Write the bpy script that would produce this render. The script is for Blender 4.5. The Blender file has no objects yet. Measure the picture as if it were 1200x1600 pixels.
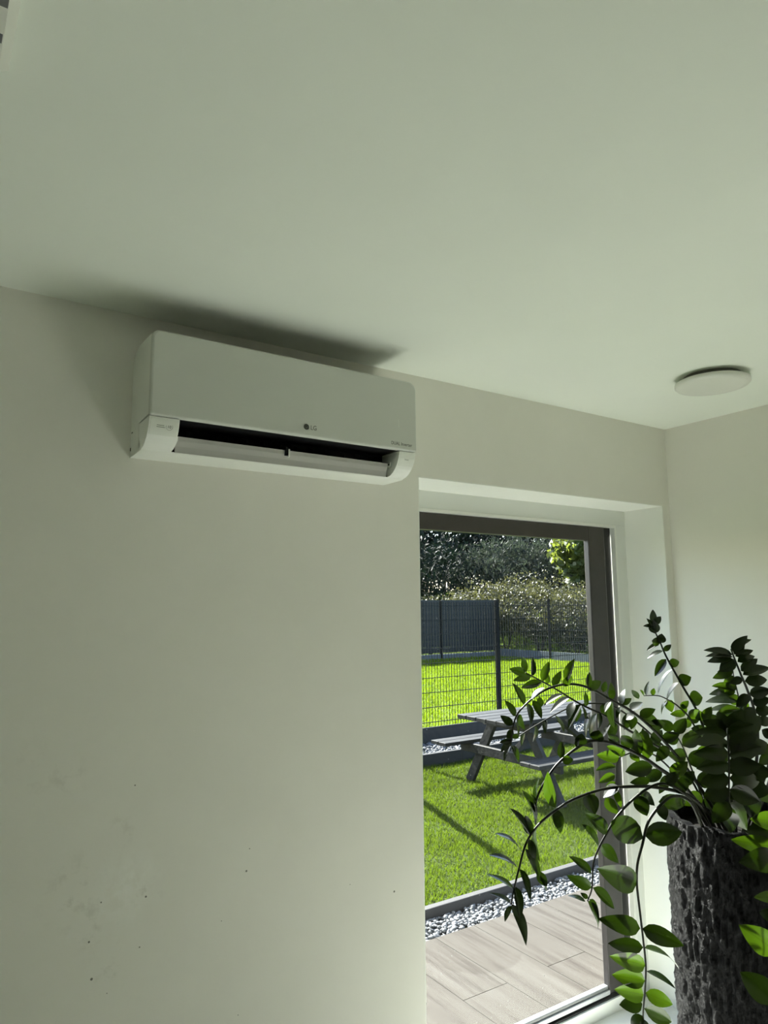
import bpy, bmesh, math, random
import numpy as np
from mathutils import Vector, Matrix

random.seed(7)
rng = np.random.default_rng(7)
SC = bpy.context.scene
COL = SC.collection

# ------------------------------------------------------------------ camera
CAM = np.array([-2.8992, -1.9669, 1.7087])
FPX, YAW, PIT, ROL = 1098.686, 0.5858, 0.1366, -0.0074
_F = np.array([math.sin(YAW)*math.cos(PIT), math.cos(YAW)*math.cos(PIT), math.sin(PIT)])
_R = np.array([math.cos(YAW), -math.sin(YAW), 0.0])
_U = np.cross(_R, _F)
_R2 = math.cos(ROL)*_R + math.sin(ROL)*_U
_U2 = -math.sin(ROL)*_R + math.cos(ROL)*_U
cam_data = bpy.data.cameras.new('camera')
cam = bpy.data.objects.new('camera', cam_data)
COL.objects.link(cam)
cam.matrix_world = Matrix(((_R2[0], _U2[0], -_F[0], CAM[0]), (_R2[1], _U2[1], -_F[1], CAM[1]),
                           (_R2[2], _U2[2], -_F[2], CAM[2]), (0, 0, 0, 1)))
cam_data.sensor_fit = 'VERTICAL'
cam_data.sensor_height = 36.0
cam_data.lens = FPX*36.0/1600.0
cam_data.clip_start = 0.02
cam_data.clip_end = 400
SC.camera = cam

def ray(u, v):
    return _F + _R2*(u-600)/FPX - _U2*(v-800)/FPX
def at(u, v, t):
    "point seen at pixel (u, v), t metres deep"
    return CAM + ray(u, v)*t
def on_y(u, v, y):
    d = ray(u, v); return CAM + d*((y-CAM[1])/d[1])

# ------------------------------------------------------------------ sky, sun, exposure
SUN_EL = math.radians(40.0)
SUN_TO = np.array([-0.05, 0.99875])           # horizontal direction towards the sun
world = bpy.data.worlds.new('world'); SC.world = world
world.use_nodes = True
wn = world.node_tree; wn.nodes.clear()
sky = wn.nodes.new('ShaderNodeTexSky'); sky.sky_type = 'NISHITA'
sky.sun_disc = False
sky.sun_elevation = SUN_EL
sky.sun_rotation = math.atan2(SUN_TO[0], SUN_TO[1])
sky.altitude = 50; sky.air_density = 1.0; sky.dust_density = 1.5; sky.ozone_density = 1.0
bg = wn.nodes.new('ShaderNodeBackground'); bg.inputs['Strength'].default_value = 0.12
wo = wn.nodes.new('ShaderNodeOutputWorld')
wn.links.new(sky.outputs[0], bg.inputs[0]); wn.links.new(bg.outputs[0], wo.inputs[0])

sun_data = bpy.data.lights.new('sun', 'SUN'); sun_data.energy = 7.0; sun_data.angle = math.radians(0.6)
sun_data.color = (0.985, 0.975, 0.915)
sun = bpy.data.objects.new('sun', sun_data); COL.objects.link(sun)
_sd = Vector((SUN_TO[0]*math.cos(SUN_EL), SUN_TO[1]*math.cos(SUN_EL), math.sin(SUN_EL)))
sun.rotation_euler = _sd.to_track_quat('Z', 'Y').to_euler()
sun.location = (4, 12, 9)

SC.view_settings.view_transform = 'Standard'
SC.view_settings.look = 'None'
SC.view_settings.exposure = 2.58
SC.view_settings.gamma = 1.0
SC.view_settings.use_curve_mapping = False
SC.cycles.max_bounces = 12
SC.cycles.diffuse_bounces = 7
SC.cycles.transparent_max_bounces = 24
SC.cycles.sample_clamp_indirect = 8.0
SC.cycles.caustics_reflective = False
SC.cycles.caustics_refractive = False
SC.cycles.use_denoising = True

# ------------------------------------------------------------------ materials
def srgb(r, g, b):
    f = lambda c: (c/255/12.92) if c/255 <= .04045 else ((c/255+.055)/1.055)**2.4
    return (f(r), f(g), f(b))
def new_mat(name):
    m = bpy.data.materials.new(name); m.use_nodes = True
    nt = m.node_tree
    return m, nt, nt.nodes['Principled BSDF'], nt.nodes['Material Output']
def node(nt, typ, **kw):
    n = nt.nodes.new(typ)
    for k, v in kw.items():
        if k in n.inputs: n.inputs[k].default_value = v
        else: setattr(n, k, v)
    return n
def coords(nt, scale=(1, 1, 1)):
    tc = nt.nodes.new('ShaderNodeTexCoord'); mp = nt.nodes.new('ShaderNodeMapping')
    mp.inputs['Scale'].default_value = scale
    nt.links.new(tc.outputs['Object'], mp.inputs[0]); return mp.outputs[0]
def ramp(nt, fac, stops):
    r = nt.nodes.new('ShaderNodeValToRGB')
    while len(r.color_ramp.elements) < len(stops): r.color_ramp.elements.new(0.5)
    for e, (p, c) in zip(r.color_ramp.elements, stops): e.position = p; e.color = (*c, 1)
    nt.links.new(fac, r.inputs[0]); return r.outputs[0]
def mat(name, col, rough=0.6, var=0.0, scale=(8, 8, 8), bump=0.0, spec=0.5, metal=0.0, detail=4, nscale=1.0):
    m, nt, b, o = new_mat(name)
    b.inputs['Roughness'].default_value = rough; b.inputs['Metallic'].default_value = metal
    b.inputs['Specular IOR Level'].default_value = spec
    b.inputs['Base Color'].default_value = (*col, 1)
    v = coords(nt, scale)
    n = node(nt, 'ShaderNodeTexNoise', Scale=nscale, Detail=detail); nt.links.new(v, n.inputs['Vector'])
    lo = tuple(max(0, c*(1-var)) for c in col); hi = tuple(min(1, c*(1+var)) for c in col)
    nt.links.new(ramp(nt, n.outputs['Fac'], [(0.3, lo), (0.7, hi)]), b.inputs['Base Color'])
    if bump:
        bm_ = node(nt, 'ShaderNodeBump', Strength=bump, Distance=0.01)
        nt.links.new(n.outputs['Fac'], bm_.inputs['Height']); nt.links.new(bm_.outputs[0], b.inputs['Normal'])
    return m

PAINT = (0.80, 0.805, 0.70)
M = {}
M['ceiling'] = mat('ceiling_paint', (0.85, 0.885, 0.805), 0.85, 0.012, (3, 3, 3), 0.02, 0.2)
M['wall'] = mat('wall_paint', (0.83, 0.815, 0.745), 0.8, 0.012, (3, 3, 3), 0.03, 0.2)
M['floor'] = mat('floor_tile', (0.80, 0.815, 0.775), 0.35, 0.04, (4, 4, 4), 0.0, 0.4)
M['dark_wall'] = mat('dark_wall_tone', (0.30, 0.30, 0.27), 0.8, 0.02, (3, 3, 3), 0.03, 0.2)  # unseen wall toned dark to hold back bounced light
M['side_wall'] = mat('side_wall_paint', (0.80, 0.81, 0.745), 0.8, 0.02, (3, 3, 3), 0.03, 0.2)
M['reveal'] = mat('reveal_paint', (0.90, 0.91, 0.85), 0.7, 0.01, (4, 4, 4), 0.02, 0.2)
M['upvc'] = mat('white_upvc', (0.80, 0.82, 0.77), 0.35, 0.01, (5, 5, 5))
M['bead'] = mat('white_bead', (0.85, 0.86, 0.80), 0.3, 0.01)
M['sash'] = mat('anthracite_sash', (0.046, 0.040, 0.038), 0.33, 0.08, (20, 20, 20), 0.02)
M['gasket'] = mat('black_gasket', (0.008, 0.008, 0.008), 0.6)
M['alu'] = mat('aluminium', (0.55, 0.57, 0.58), 0.4, 0.04, (30, 4, 4), 0, 0.5, 0.3)
M['alu_dark'] = mat('grey_rail', (0.20, 0.21, 0.215), 0.4, 0.05, (30, 4, 4))
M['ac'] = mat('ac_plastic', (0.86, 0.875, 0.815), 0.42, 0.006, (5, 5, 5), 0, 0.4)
M['ac_panel'] = mat('ac_panel_shaded', (0.66, 0.675, 0.62), 0.45, 0.006, (5, 5, 5), 0, 0.4)  # white plastic like the body, weaker light on the front put into the colour
M['ac_cap'] = mat('ac_cap_plastic', (0.88, 0.895, 0.84), 0.35, 0.006, (5, 5, 5), 0, 0.4)
M['ac_label'] = mat('ac_label_film', (0.86, 0.88, 0.81), 0.2, 0.006, (5, 5, 5), 0, 0.5)
M['ac_vane'] = mat('ac_vane_shaded', (0.52, 0.51, 0.48), 0.45, 0.006, (5, 5, 5), 0, 0.4)  # white plastic too, its shading painted as grey
M['black'] = mat('black_plastic', (0.004, 0.004, 0.005), 0.6, spec=0.2)
M['print'] = mat('grey_print', (0.06, 0.065, 0.05), 0.5)
M['print_light'] = mat('pale_print', (0.28, 0.30, 0.26), 0.5)
M['lamp'] = mat('lamp_opal', (0.72, 0.73, 0.66), 0.4, 0.005)
M['lamp_base'] = mat('lamp_base', (0.12, 0.12, 0.10), 0.5)
M['fixture'] = mat('fixture_white', (0.76, 0.77, 0.70), 0.45, 0.005)
M['slot'] = mat('fixture_slot', (0.16, 0.165, 0.17), 0.5)
M['wood'] = mat('weathered_wood', (0.014, 0.0138, 0.013), 0.6, 0.6, (3, 26, 26), 0.35, 0.25)
M['post'] = mat('anthracite_coated_steel', (0.007, 0.008, 0.009), 0.7, 0.1, spec=0.06)
M['wire'] = mat('anthracite_wire', (0.008, 0.011, 0.011), 0.7, spec=0.1)
M['screen'] = mat('privacy_strip', (0.010, 0.013, 0.018), 0.6, 0.25, (1.5, 1.5, 1.5))
M['plinth'] = mat('grey_concrete', (0.075, 0.085, 0.098), 0.85, 0.15, (3, 3, 12), 0.2)
M['kerb'] = mat('dark_composite_board', (0.024, 0.0225, 0.022), 0.7, 0.25, (3, 20, 20), 0.2)
M['kerb_far'] = mat('dark_board', (0.010, 0.0105, 0.011), 0.75, 0.25, (3, 20, 20), 0.2)
M['soil'] = mat('potting_soil', (0.0035, 0.003, 0.0024), 0.95, 0.5, (60, 60, 60), 0.6, 0.1)
M['earth'] = mat('earth', (0.055, 0.060, 0.030), 0.95, 0.5, (2, 2, 2), 0.3)
M['bark'] = mat('bark', (0.035, 0.030, 0.024), 0.9, 0.4, (8, 8, 2), 0.5)
M['facade'] = mat('outer_render', (0.55, 0.54, 0.50), 0.9, 0.03)

# wall with scuffs, filler patch and small marks
def wall_mat():
    m, nt, b, o = new_mat('wall_paint_scuffed')
    b.inputs['Roughness'].default_value = 0.75; b.inputs['Specular IOR Level'].default_value = 0.25
    L = nt.links
    v = coords(nt)
    n1 = node(nt, 'ShaderNodeTexNoise', Scale=5.0, Detail=6, Roughness=0.6); L.new(v, n1.inputs['Vector'])
    n2 = node(nt, 'ShaderNodeTexNoise', Scale=22.0, Detail=5, Roughness=0.65); L.new(v, n2.inputs['Vector'])
    def blob(c, r):
        d = node(nt, 'ShaderNodeVectorMath', operation='DISTANCE'); L.new(v, d.inputs[0]); d.inputs[1].default_value = c
        mr = node(nt, 'ShaderNodeMapRange', interpolation_type='SMOOTHSTEP')
        mr.inputs['From Min'].default_value = 0; mr.inputs['From Max'].default_value = r
        mr.inputs['To Min'].default_value = 1; mr.inputs['To Max'].default_value = 0
        L.new(d.outputs['Value'], mr.inputs['Value']); return mr.outputs[0]
    def mul(a, b_):
        n = node(nt, 'ShaderNodeMath', operation='MULTIPLY', use_clamp=True)
        for i, x in enumerate((a, b_)):
            if isinstance(x, (int, float)): n.inputs[i].default_value = x
            else: L.new(x, n.inputs[i])
        return n.outputs[0]
    def step(x, lo, hi):
        mr = node(nt, 'ShaderNodeMapRange'); L.new(x, mr.inputs['Value'])
        mr.inputs['From Min'].default_value = lo; mr.inputs['From Max'].default_value = hi; return mr.outputs[0]
    col = ramp(nt, n1.outputs['Fac'], [(0.3, (0.84, 0.825, 0.755)), (0.7, (0.865, 0.85, 0.78))])
    def over(base, fac, c):
        mx = node(nt, 'ShaderNodeMix', data_type='RGBA'); L.new(fac, mx.inputs[0]); L.new(base, mx.inputs[6])
        mx.inputs[7].default_value = (*c, 1); return mx.outputs[2]
    p1 = on_y(195, 1390, 0.0)
    # lighter filler patch with rough edge
    col = over(col, mul(mul(blob(tuple(p1), 0.13), step(n2.outputs['Fac'], 0.38, 0.62)), 0.8), (0.95, 0.95, 0.90))
    for (u, w), r, k in (((118, 1392), .12, .48), ((228, 1398), .06, .6), ((190, 1300), .06, .45), ((60, 1210), .12, .22), ((172, 1515), .08, .45), ((110, 1215), .07, .25), ((150, 1450), .10, .35)):
        col = over(col, mul(mul(blob(tuple(on_y(u, w, 0.0)), r), step(n2.outputs['Fac'], 0.52, 0.66)), k), (0.58, 0.56, 0.48))
    # small dark marks
    for (u, w), r in (((211, 1227), .003), ((385, 1361), .0045), ((390, 1326), .0025), ((616, 1393), .005), ((228, 1401), .004), ((547, 1382), .002),
                      ((143, 1530), .005), ((139, 1472), .004), ((218, 1480), .003), ((346, 1439), .002), ((158, 1410), .003), ((372, 1586), .002), ((167, 1552), .002)):
        col = over(col, step(blob(tuple(on_y(u, w, 0.0)), r), 0.15, 0.5), (0.22, 0.22, 0.18))
    L.new(col, b.inputs['Base Color'])
    bp = node(nt, 'ShaderNodeBump', Strength=0.06, Distance=0.004); L.new(n2.outputs['Fac'], bp.inputs['Height']); L.new(bp.outputs[0], b.inputs['Normal'])
    return m
M['wall_back'] = wall_mat()

def glass_mat():
    m, nt, b, o = new_mat('window_glass'); L = nt.links
    nt.nodes.remove(b)
    tr = node(nt, 'ShaderNodeBsdfTransparent'); tr.inputs[0].default_value = (0.95, 0.965, 0.955, 1)
    gl = node(nt, 'ShaderNodeBsdfGlossy'); gl.inputs['Roughness'].default_value = 0.0
    df = node(nt, 'ShaderNodeBsdfDiffuse'); df.inputs[0].default_value = (0.8, 0.82, 0.82, 1)
    lw = node(nt, 'ShaderNodeLayerWeight')                       # Schlick reflectance, the same on both faces of the pane
    pw = node(nt, 'ShaderNodeMath', operation='POWER'); L.new(lw.outputs['Facing'], pw.inputs[0]); pw.inputs[1].default_value = 5
    fr = node(nt, 'ShaderNodeMath', operation='MULTIPLY_ADD'); L.new(pw.outputs[0], fr.inputs[0]); fr.inputs[1].default_value = 0.6; fr.inputs[2].default_value = 0.007
    mx = node(nt, 'ShaderNodeMixShader'); L.new(fr.outputs[0], mx.inputs[0]); L.new(tr.outputs[0], mx.inputs[1]); L.new(gl.outputs[0], mx.inputs[2])
    v = coords(nt)
    vo = node(nt, 'ShaderNodeTexVoronoi', Scale=26.0); L.new(v, vo.inputs['Vector'])
    ns = node(nt, 'ShaderNodeTexNoise', Scale=2.0, Detail=3); L.new(v, ns.inputs['Vector'])
    lt = node(nt, 'ShaderNodeMath', operation='LESS_THAN'); L.new(vo.outputs['Distance'], lt.inputs[0]); lt.inputs[1].default_value = 0.055
    gt = node(nt, 'ShaderNodeMath', operation='GREATER_THAN'); L.new(ns.outputs['Fac'], gt.inputs[0]); gt.inputs[1].default_value = 0.5
    mu = node(nt, 'ShaderNodeMath', operation='MULTIPLY'); L.new(lt.outputs[0], mu.inputs[0]); L.new(gt.outputs[0], mu.inputs[1])
    mu2 = node(nt, 'ShaderNodeMath', operation='MULTIPLY_ADD'); L.new(mu.outputs[0], mu2.inputs[0]); mu2.inputs[1].default_value = 0.28; mu2.inputs[2].default_value = 0.002
    mx2 = node(nt, 'ShaderNodeMixShader'); L.new(mu2.outputs[0], mx2.inputs[0]); L.new(mx.outputs[0], mx2.inputs[1]); L.new(df.outputs[0], mx2.inputs[2])
    L.new(mx2.outputs[0], o.inputs['Surface'])
    return m
M['glass'] = glass_mat()

def leaf_mat(name, dark, light, trans, rough=0.25, tw=0.4, spec=0.5, vein=True, scale=3.0):
    m, nt, b, o = new_mat(name); L = nt.links
    v = coords(nt)
    n = node(nt, 'ShaderNodeTexNoise', Scale=scale, Detail=2)
    if vein:
        L.new(v, n.inputs['Vector'])
    else:
        ge = nt.nodes.new('ShaderNodeNewGeometry'); L.new(ge.outputs['Position'], n.inputs['Vector'])
    col = ramp(nt, n.outputs['Fac'], [(0.3, dark), (0.7, light)])
    L.new(col, b.inputs['Base Color'])
    b.inputs['Roughness'].default_value = rough; b.inputs['Specular IOR Level'].default_value = spec
    t = node(nt, 'ShaderNodeBsdfTranslucent'); t.inputs[0].default_value = (*trans, 1)
    if vein:
        sp = nt.nodes.new('ShaderNodeSeparateXYZ'); L.new(v, sp.inputs[0])
        ab = node(nt, 'ShaderNodeMath', operation='ABSOLUTE'); L.new(sp.outputs[1], ab.inputs[0])
        col2 = ramp(nt, ab.outputs[0], [(0.0, tuple(c*0.55 for c in trans)), (0.02, trans)])
        L.new(col2, t.inputs[0])
    mx = node(nt, 'ShaderNodeMixShader'); mx.inputs[0].default_value = tw
    L.new(b.outputs[0], mx.inputs[1]); L.new(t.outputs[0], mx.inputs[2]); L.new(mx.outputs[0], o.inputs['Surface'])
    return m
M['leaf'] = leaf_mat('glossy_leaf', (0.0012, 0.0036, 0.001), (0.0028, 0.0075, 0.0018), (0.058, 0.120, 0.003), 0.27, 0.24, 0.45)  # lit copy of the leaf, sun glow put into its translucent colour
M['shade_leaf'] = leaf_mat('shaded_leaf', (0.0010, 0.0032, 0.001), (0.0024, 0.0066, 0.0017), (0.016, 0.036, 0.001), 0.27, 0.2, 0.5)  # shaded copy of the same leaf, barely translucent
M['stem'] = mat('plant_stem', (0.008, 0.009, 0.004), 0.45, 0.35, (10, 10, 10), spec=0.22)
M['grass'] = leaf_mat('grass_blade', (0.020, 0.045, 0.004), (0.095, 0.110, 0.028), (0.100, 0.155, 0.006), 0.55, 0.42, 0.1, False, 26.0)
M['meadow'] = leaf_mat('backlit_blade', (0.065, 0.105, 0.004), (0.135, 0.180, 0.010), (0.17, 0.25, 0.005), 0.6, 0.42, 0.05, False, 9.0)  # same grass as the lawn, backlight put into the brighter colours
M['bramble'] = leaf_mat('bramble_leaf', (0.018, 0.020, 0.009), (0.060, 0.062, 0.032), (0.080, 0.082, 0.028), 0.5, 0.3, 0.35, False, 1.2)
M['shrub'] = leaf_mat('grey_shrub_leaf', (0.020, 0.028, 0.024), (0.060, 0.066, 0.054), (0.032, 0.042, 0.026), 0.7, 0.3, 0.08, False, 1.2)
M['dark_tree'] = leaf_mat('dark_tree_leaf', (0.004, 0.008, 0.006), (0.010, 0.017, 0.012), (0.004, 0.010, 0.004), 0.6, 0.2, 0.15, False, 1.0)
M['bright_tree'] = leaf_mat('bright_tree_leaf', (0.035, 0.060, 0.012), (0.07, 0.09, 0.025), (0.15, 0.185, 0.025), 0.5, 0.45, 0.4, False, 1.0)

def lawn_mat(name='lawn_ground', k=1.0):
    m, nt, b, o = new_mat(name); L = nt.links
    v = coords(nt)
    n1 = node(nt, 'ShaderNodeTexNoise', Scale=1.1, Detail=4); L.new(v, n1.inputs['Vector'])
    n2 = node(nt, 'ShaderNodeTexNoise', Scale=45.0, Detail=4); L.new(v, n2.inputs['Vector'])
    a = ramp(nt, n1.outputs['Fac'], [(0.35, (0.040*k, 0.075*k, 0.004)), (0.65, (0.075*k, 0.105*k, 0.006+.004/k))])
    c = ramp(nt, n2.outputs['Fac'], [(0.3, (0.55, 0.55, 0.5)), (0.7, (1, 1, 1))])
    mx = node(nt, 'ShaderNodeMix', data_type='RGBA', blend_type='MULTIPLY'); mx.inputs[0].default_value = 1
    L.new(a, mx.inputs[6]); L.new(c, mx.inputs[7]); L.new(mx.outputs[2], b.inputs['Base Color'])
    b.inputs['Roughness'].default_value = 0.9; b.inputs['Specular IOR Level'].default_value = 0.1
    bp = node(nt, 'ShaderNodeBump', Strength=0.8, Distance=0.03); L.new(n2.outputs['Fac'], bp.inputs['Height']); L.new(bp.outputs[0], b.inputs['Normal'])
    return m
M['lawn'] = lawn_mat('lawn_ground', 0.55); M['meadow_ground'] = lawn_mat('meadow_ground', 1.75)  # far ground scaled up to match the painted backlight

def tile_mat():
    m, nt, b, o = new_mat('wood_look_tile'); L = nt.links
    ge = nt.nodes.new('ShaderNodeNewGeometry'); mp = nt.nodes.new('ShaderNodeMapping'); mp.inputs['Scale'].default_value = (22, 1.3, 1)
    L.new(ge.outputs['Position'], mp.inputs[0])
    oi = nt.nodes.new('ShaderNodeObjectInfo')
    ad = node(nt, 'ShaderNodeVectorMath', operation='ADD'); cb = nt.nodes.new('ShaderNodeCombineXYZ')
    mu = node(nt, 'ShaderNodeMath', operation='MULTIPLY'); L.new(oi.outputs['Random'], mu.inputs[0]); mu.inputs[1].default_value = 40
    L.new(mu.outputs[0], cb.inputs[1]); L.new(mp.outputs[0], ad.inputs[0]); L.new(cb.outputs[0], ad.inputs[1])
    n = node(nt, 'ShaderNodeTexNoise', Scale=1.0, Detail=6, Roughness=0.6); L.new(ad.outputs[0], n.inputs['Vector'])
    L.new(ramp(nt, n.outputs['Fac'], [(0.32, (0.029, 0.024, 0.020)), (0.5, (0.048, 0.0425, 0.036)), (0.68, (0.057, 0.052, 0.046))]), b.inputs['Base Color'])
    b.inputs['Roughness'].default_value = 0.8; b.inputs['Specular IOR Level'].default_value = 0.12
    return m
M['tile'] = tile_mat()

def stone_mat():
    m, nt, b, o = new_mat('white_pebble'); L = nt.links
    ge = nt.nodes.new('ShaderNodeNewGeometry')
    vo = node(nt, 'ShaderNodeTexVoronoi', Scale=40.0); L.new(ge.outputs['Position'], vo.inputs['Vector'])
    L.new(ramp(nt, vo.outputs['Color'], [(0.1, (0.032, 0.034, 0.036)), (0.6, (0.105, 0.110, 0.117))]), b.inputs['Base Color'])
    b.inputs['Roughness'].default_value = 0.7
    return m
M['stone'] = stone_mat()

def planter_mat():
    m, nt, b, o = new_mat('rough_charcoal_planter'); L = nt.links
    v = coords(nt, (70, 70, 30))
    w = node(nt, 'ShaderNodeTexNoise', Scale=0.25, Detail=2); L.new(v, w.inputs['Vector'])
    ad = node(nt, 'ShaderNodeVectorMath', operation='MULTIPLY_ADD'); L.new(w.outputs['Color'], ad.inputs[0]); ad.inputs[1].default_value = (3, 3, 6); L.new(v, ad.inputs[2])
    n = node(nt, 'ShaderNodeTexNoise', Scale=1.0, Detail=9, Roughness=0.72, Distortion=2.2); L.new(ad.outputs[0], n.inputs['Vector'])
    L.new(ramp(nt, n.outputs['Fac'], [(0.42, (0.0004, 0.0004, 0.0005)), (0.55, (0.0016, 0.0016, 0.0018)), (0.70, (0.015, 0.0155, 0.0165))]), b.inputs['Base Color'])
    b.inputs['Roughness'].default_value = 0.38; b.inputs['Specular IOR Level'].default_value = 0.09
    bp = node(nt, 'ShaderNodeBump', Strength=1.0, Distance=0.02); L.new(n.outputs['Fac'], bp.inputs['Height']); L.new(bp.outputs[0], b.inputs['Normal'])
    return m
M['planter'] = planter_mat()

# ------------------------------------------------------------------ builders
def link(o, parent=None):
    COL.objects.link(o)
    if parent is not None: o.parent = parent
    return o
def mesh_obj(name, verts, faces, m, parent=None, smooth=False, origin=None):
    me = bpy.data.meshes.new(name)
    if origin is not None:
        verts = [(v[0]-origin[0], v[1]-origin[1], v[2]-origin[2]) for v in verts]
    me.from_pydata([tuple(v) for v in verts], [], faces); me.update()
    if smooth: me.polygons.foreach_set('use_smooth', [True]*len(me.polygons))
    me.materials.append(m)
    o = bpy.data.objects.new(name, me)
    if origin is not None: o.location = origin
    return link(o, parent)
def bm_obj(name, bm, m, parent=None, smooth=False):
    bmesh.ops.recalc_face_normals(bm, faces=bm.faces)
    me = bpy.data.meshes.new(name); bm.to_mesh(me); bm.free()
    if smooth: me.polygons.foreach_set('use_smooth', [True]*len(me.polygons))
    me.materials.append(m)
    return link(bpy.data.objects.new(name, me), parent)
def tag(o, label=None, cat=None, group=None, kind=None):
    if label: o['label'] = label
    if cat: o['category'] = cat
    if group: o['group'] = group
    if kind: o['kind'] = kind
    return o
def empty(name, loc, label=None, cat=None, group=None, kind=None):
    o = bpy.data.objects.new(name, None); o.location = loc; o.empty_display_size = 0.1
    link(o); return tag(o, label, cat, group, kind)
def rel(parent, verts):
    p = parent.location
    return [(v[0]-p[0], v[1]-p[1], v[2]-p[2]) for v in verts]
def box_into(bm, x0, x1, y0, y1, z0, z1, bev=0.0):
    vs = [bm.verts.new(p) for p in ((x0,y0,z0),(x1,y0,z0),(x1,y1,z0),(x0,y1,z0),(x0,y0,z1),(x1,y0,z1),(x1,y1,z1),(x0,y1,z1))]
    fs = [bm.faces.new([vs[i] for i in f]) for f in ((3,2,1,0),(4,5,6,7),(0,1,5,4),(1,2,6,5),(2,3,7,6),(3,0,4,7))]
    if bev:
        es = list({e for f in fs for e in f.edges})
        bmesh.ops.bevel(bm, geom=es, offset=bev, segments=2, profile=0.5, affect='EDGES')
def box(name, x0, x1, y0, y1, z0, z1, m, parent=None, bev=0.0):
    bm = bmesh.new(); ox = oy = oz = 0
    if parent is not None: ox, oy, oz = parent.location
    box_into(bm, x0-ox, x1-ox, y0-oy, y1-oy, z0-oz, z1-oz, bev)
    return bm_obj(name, bm, m, parent)
def beam_into(bm, a, b, w, h, up=(0, 0, 1), bev=0.0):
    "box from a to b, w wide sideways, h high along up"
    a = Vector(a); b = Vector(b); d = (b-a).normalized(); u = Vector(up); u = (u - d*u.dot(d)).normalized(); s = d.cross(u)
    vs = []
    for p in (a, b):
        for i, j in ((-1,-1),(1,-1),(1,1),(-1,1)): vs.append(bm.verts.new(p + s*(i*w/2) + u*(j*h/2)))
    fs = [bm.faces.new([vs[i] for i in f]) for f in ((3,2,1,0),(4,5,6,7),(0,1,5,4),(1,2,6,5),(2,3,7,6),(3,0,4,7))]
    if bev:
        bmesh.ops.bevel(bm, geom=list({e for f in fs for e in f.edges}), offset=bev, segments=1, profile=0.5, affect='EDGES')
def extrude_profile(name, prof, x0, x1, m, parent=None, closed=True, smooth=False, thick=None):
    "profile points (depth from wall, z) swept along x; depth d -> y = -d, parent-relative"
    n = len(prof); vs = [(x0, -d, z) for d, z in prof] + [(x1, -d, z) for d, z in prof]
    fs = [(i, (i+1) % n, n+(i+1) % n, n+i) for i in range(n if closed else n-1)]
    bm = bmesh.new(); bv = [bm.verts.new(v) for v in vs]
    for f in fs: bm.faces.new([bv[i] for i in f])
    if closed:
        bm.faces.new(bv[:n]); bm.faces.new(bv[n:][::-1])
    o = bm_obj(name, bm, m, parent, smooth)
    return o
def tube_mesh(pts, radii, seg=8):
    pts = [Vector(p) for p in pts]; vs = []; fs = []
    prev = None
    for i, p in enumerate(pts):
        d = (pts[min(i+1, len(pts)-1)] - pts[max(i-1, 0)]).normalized()
        if prev is None:
            s = d.orthogonal().normalized()
        else:
            s = (prev - d*prev.dot(d)).normalized()
        prev = s; t = d.cross(s)
        r = radii[i] if hasattr(radii, '__len__') else radii
        for k in range(seg):
            a = 2*math.pi*k/seg
            vs.append(p + s*(math.cos(a)*r) + t*(math.sin(a)*r))
    for i in range(len(pts)-1):
        for k in range(seg):
            fs.append((i*seg+k, i*seg+(k+1) % seg, (i+1)*seg+(k+1) % seg, (i+1)*seg+k))
    fs.append(tuple(range(seg))[::-1]); fs.append(tuple((len(pts)-1)*seg+k for k in range(seg)))
    return vs, fs
def catmull(pts, per=6):
    P = [np.array(p, float) for p in pts]; P = [2*P[0]-P[1]] + P + [2*P[-1]-P[-2]]; out = []
    for i in range(1, len(P)-2):
        for k in range(per):
            t = k/per
            out.append(0.5*((2*P[i]) + (-P[i-1]+P[i+1])*t + (2*P[i-1]-5*P[i]+4*P[i+1]-P[i+2])*t*t + (-P[i-1]+3*P[i]-3*P[i+1]+P[i+2])*t**3))
    out.append(P[-2]); return out
def big_mesh(name, V, Fc, m, parent=None, smooth=False):
    "V (n,3) array, Fc (k,3|4) array"
    me = bpy.data.meshes.new(name); k = Fc.shape[1]
    me.vertices.add(len(V)); me.vertices.foreach_set('co', np.ascontiguousarray(V, np.float32).ravel())
    me.loops.add(Fc.size); me.loops.foreach_set('vertex_index', np.ascontiguousarray(Fc, np.int32).ravel())
    me.polygons.add(len(Fc)); me.polygons.foreach_set('loop_start', np.arange(0, Fc.size, k, dtype=np.int32))
    if smooth: me.polygons.foreach_set('use_smooth', np.ones(len(Fc), bool))
    me.update(calc_edges=True); me.materials.append(m)
    return link(bpy.data.objects.new(name, me), parent)
def text_obj(name, s, size, loc, m, parent, rot=(math.pi/2, 0, 0), ext=0.0002, sx=1.0):
    cu = bpy.data.curves.new(name, 'FONT'); cu.body = s; cu.size = size; cu.extrude = ext; cu.resolution_u = 3
    to = bpy.data.objects.new(name + '_tmp', cu); COL.objects.link(to)
    dg = bpy.context.evaluated_depsgraph_get(); dg.update()
    me = bpy.data.meshes.new_from_object(to.evaluated_get(dg)); me.name = name
    bpy.data.objects.remove(to); bpy.data.curves.remove(cu)
    me.materials.clear(); me.materials.append(m)
    o = bpy.data.objects.new(name, me); o.location = loc; o.rotation_euler = rot; o.scale = (sx, 1, 1)
    return link(o, parent)

# ------------------------------------------------------------------ room shell
H = 2.5373
XL, XR, ZT = -1.449, -0.049, 2.1708          # opening in the back wall
RV = 0.212                                   # reveal depth to the frame
WT = 0.34                                    # wall thickness
RX0, RY0 = -5.6, -5.4                        # room extents

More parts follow.
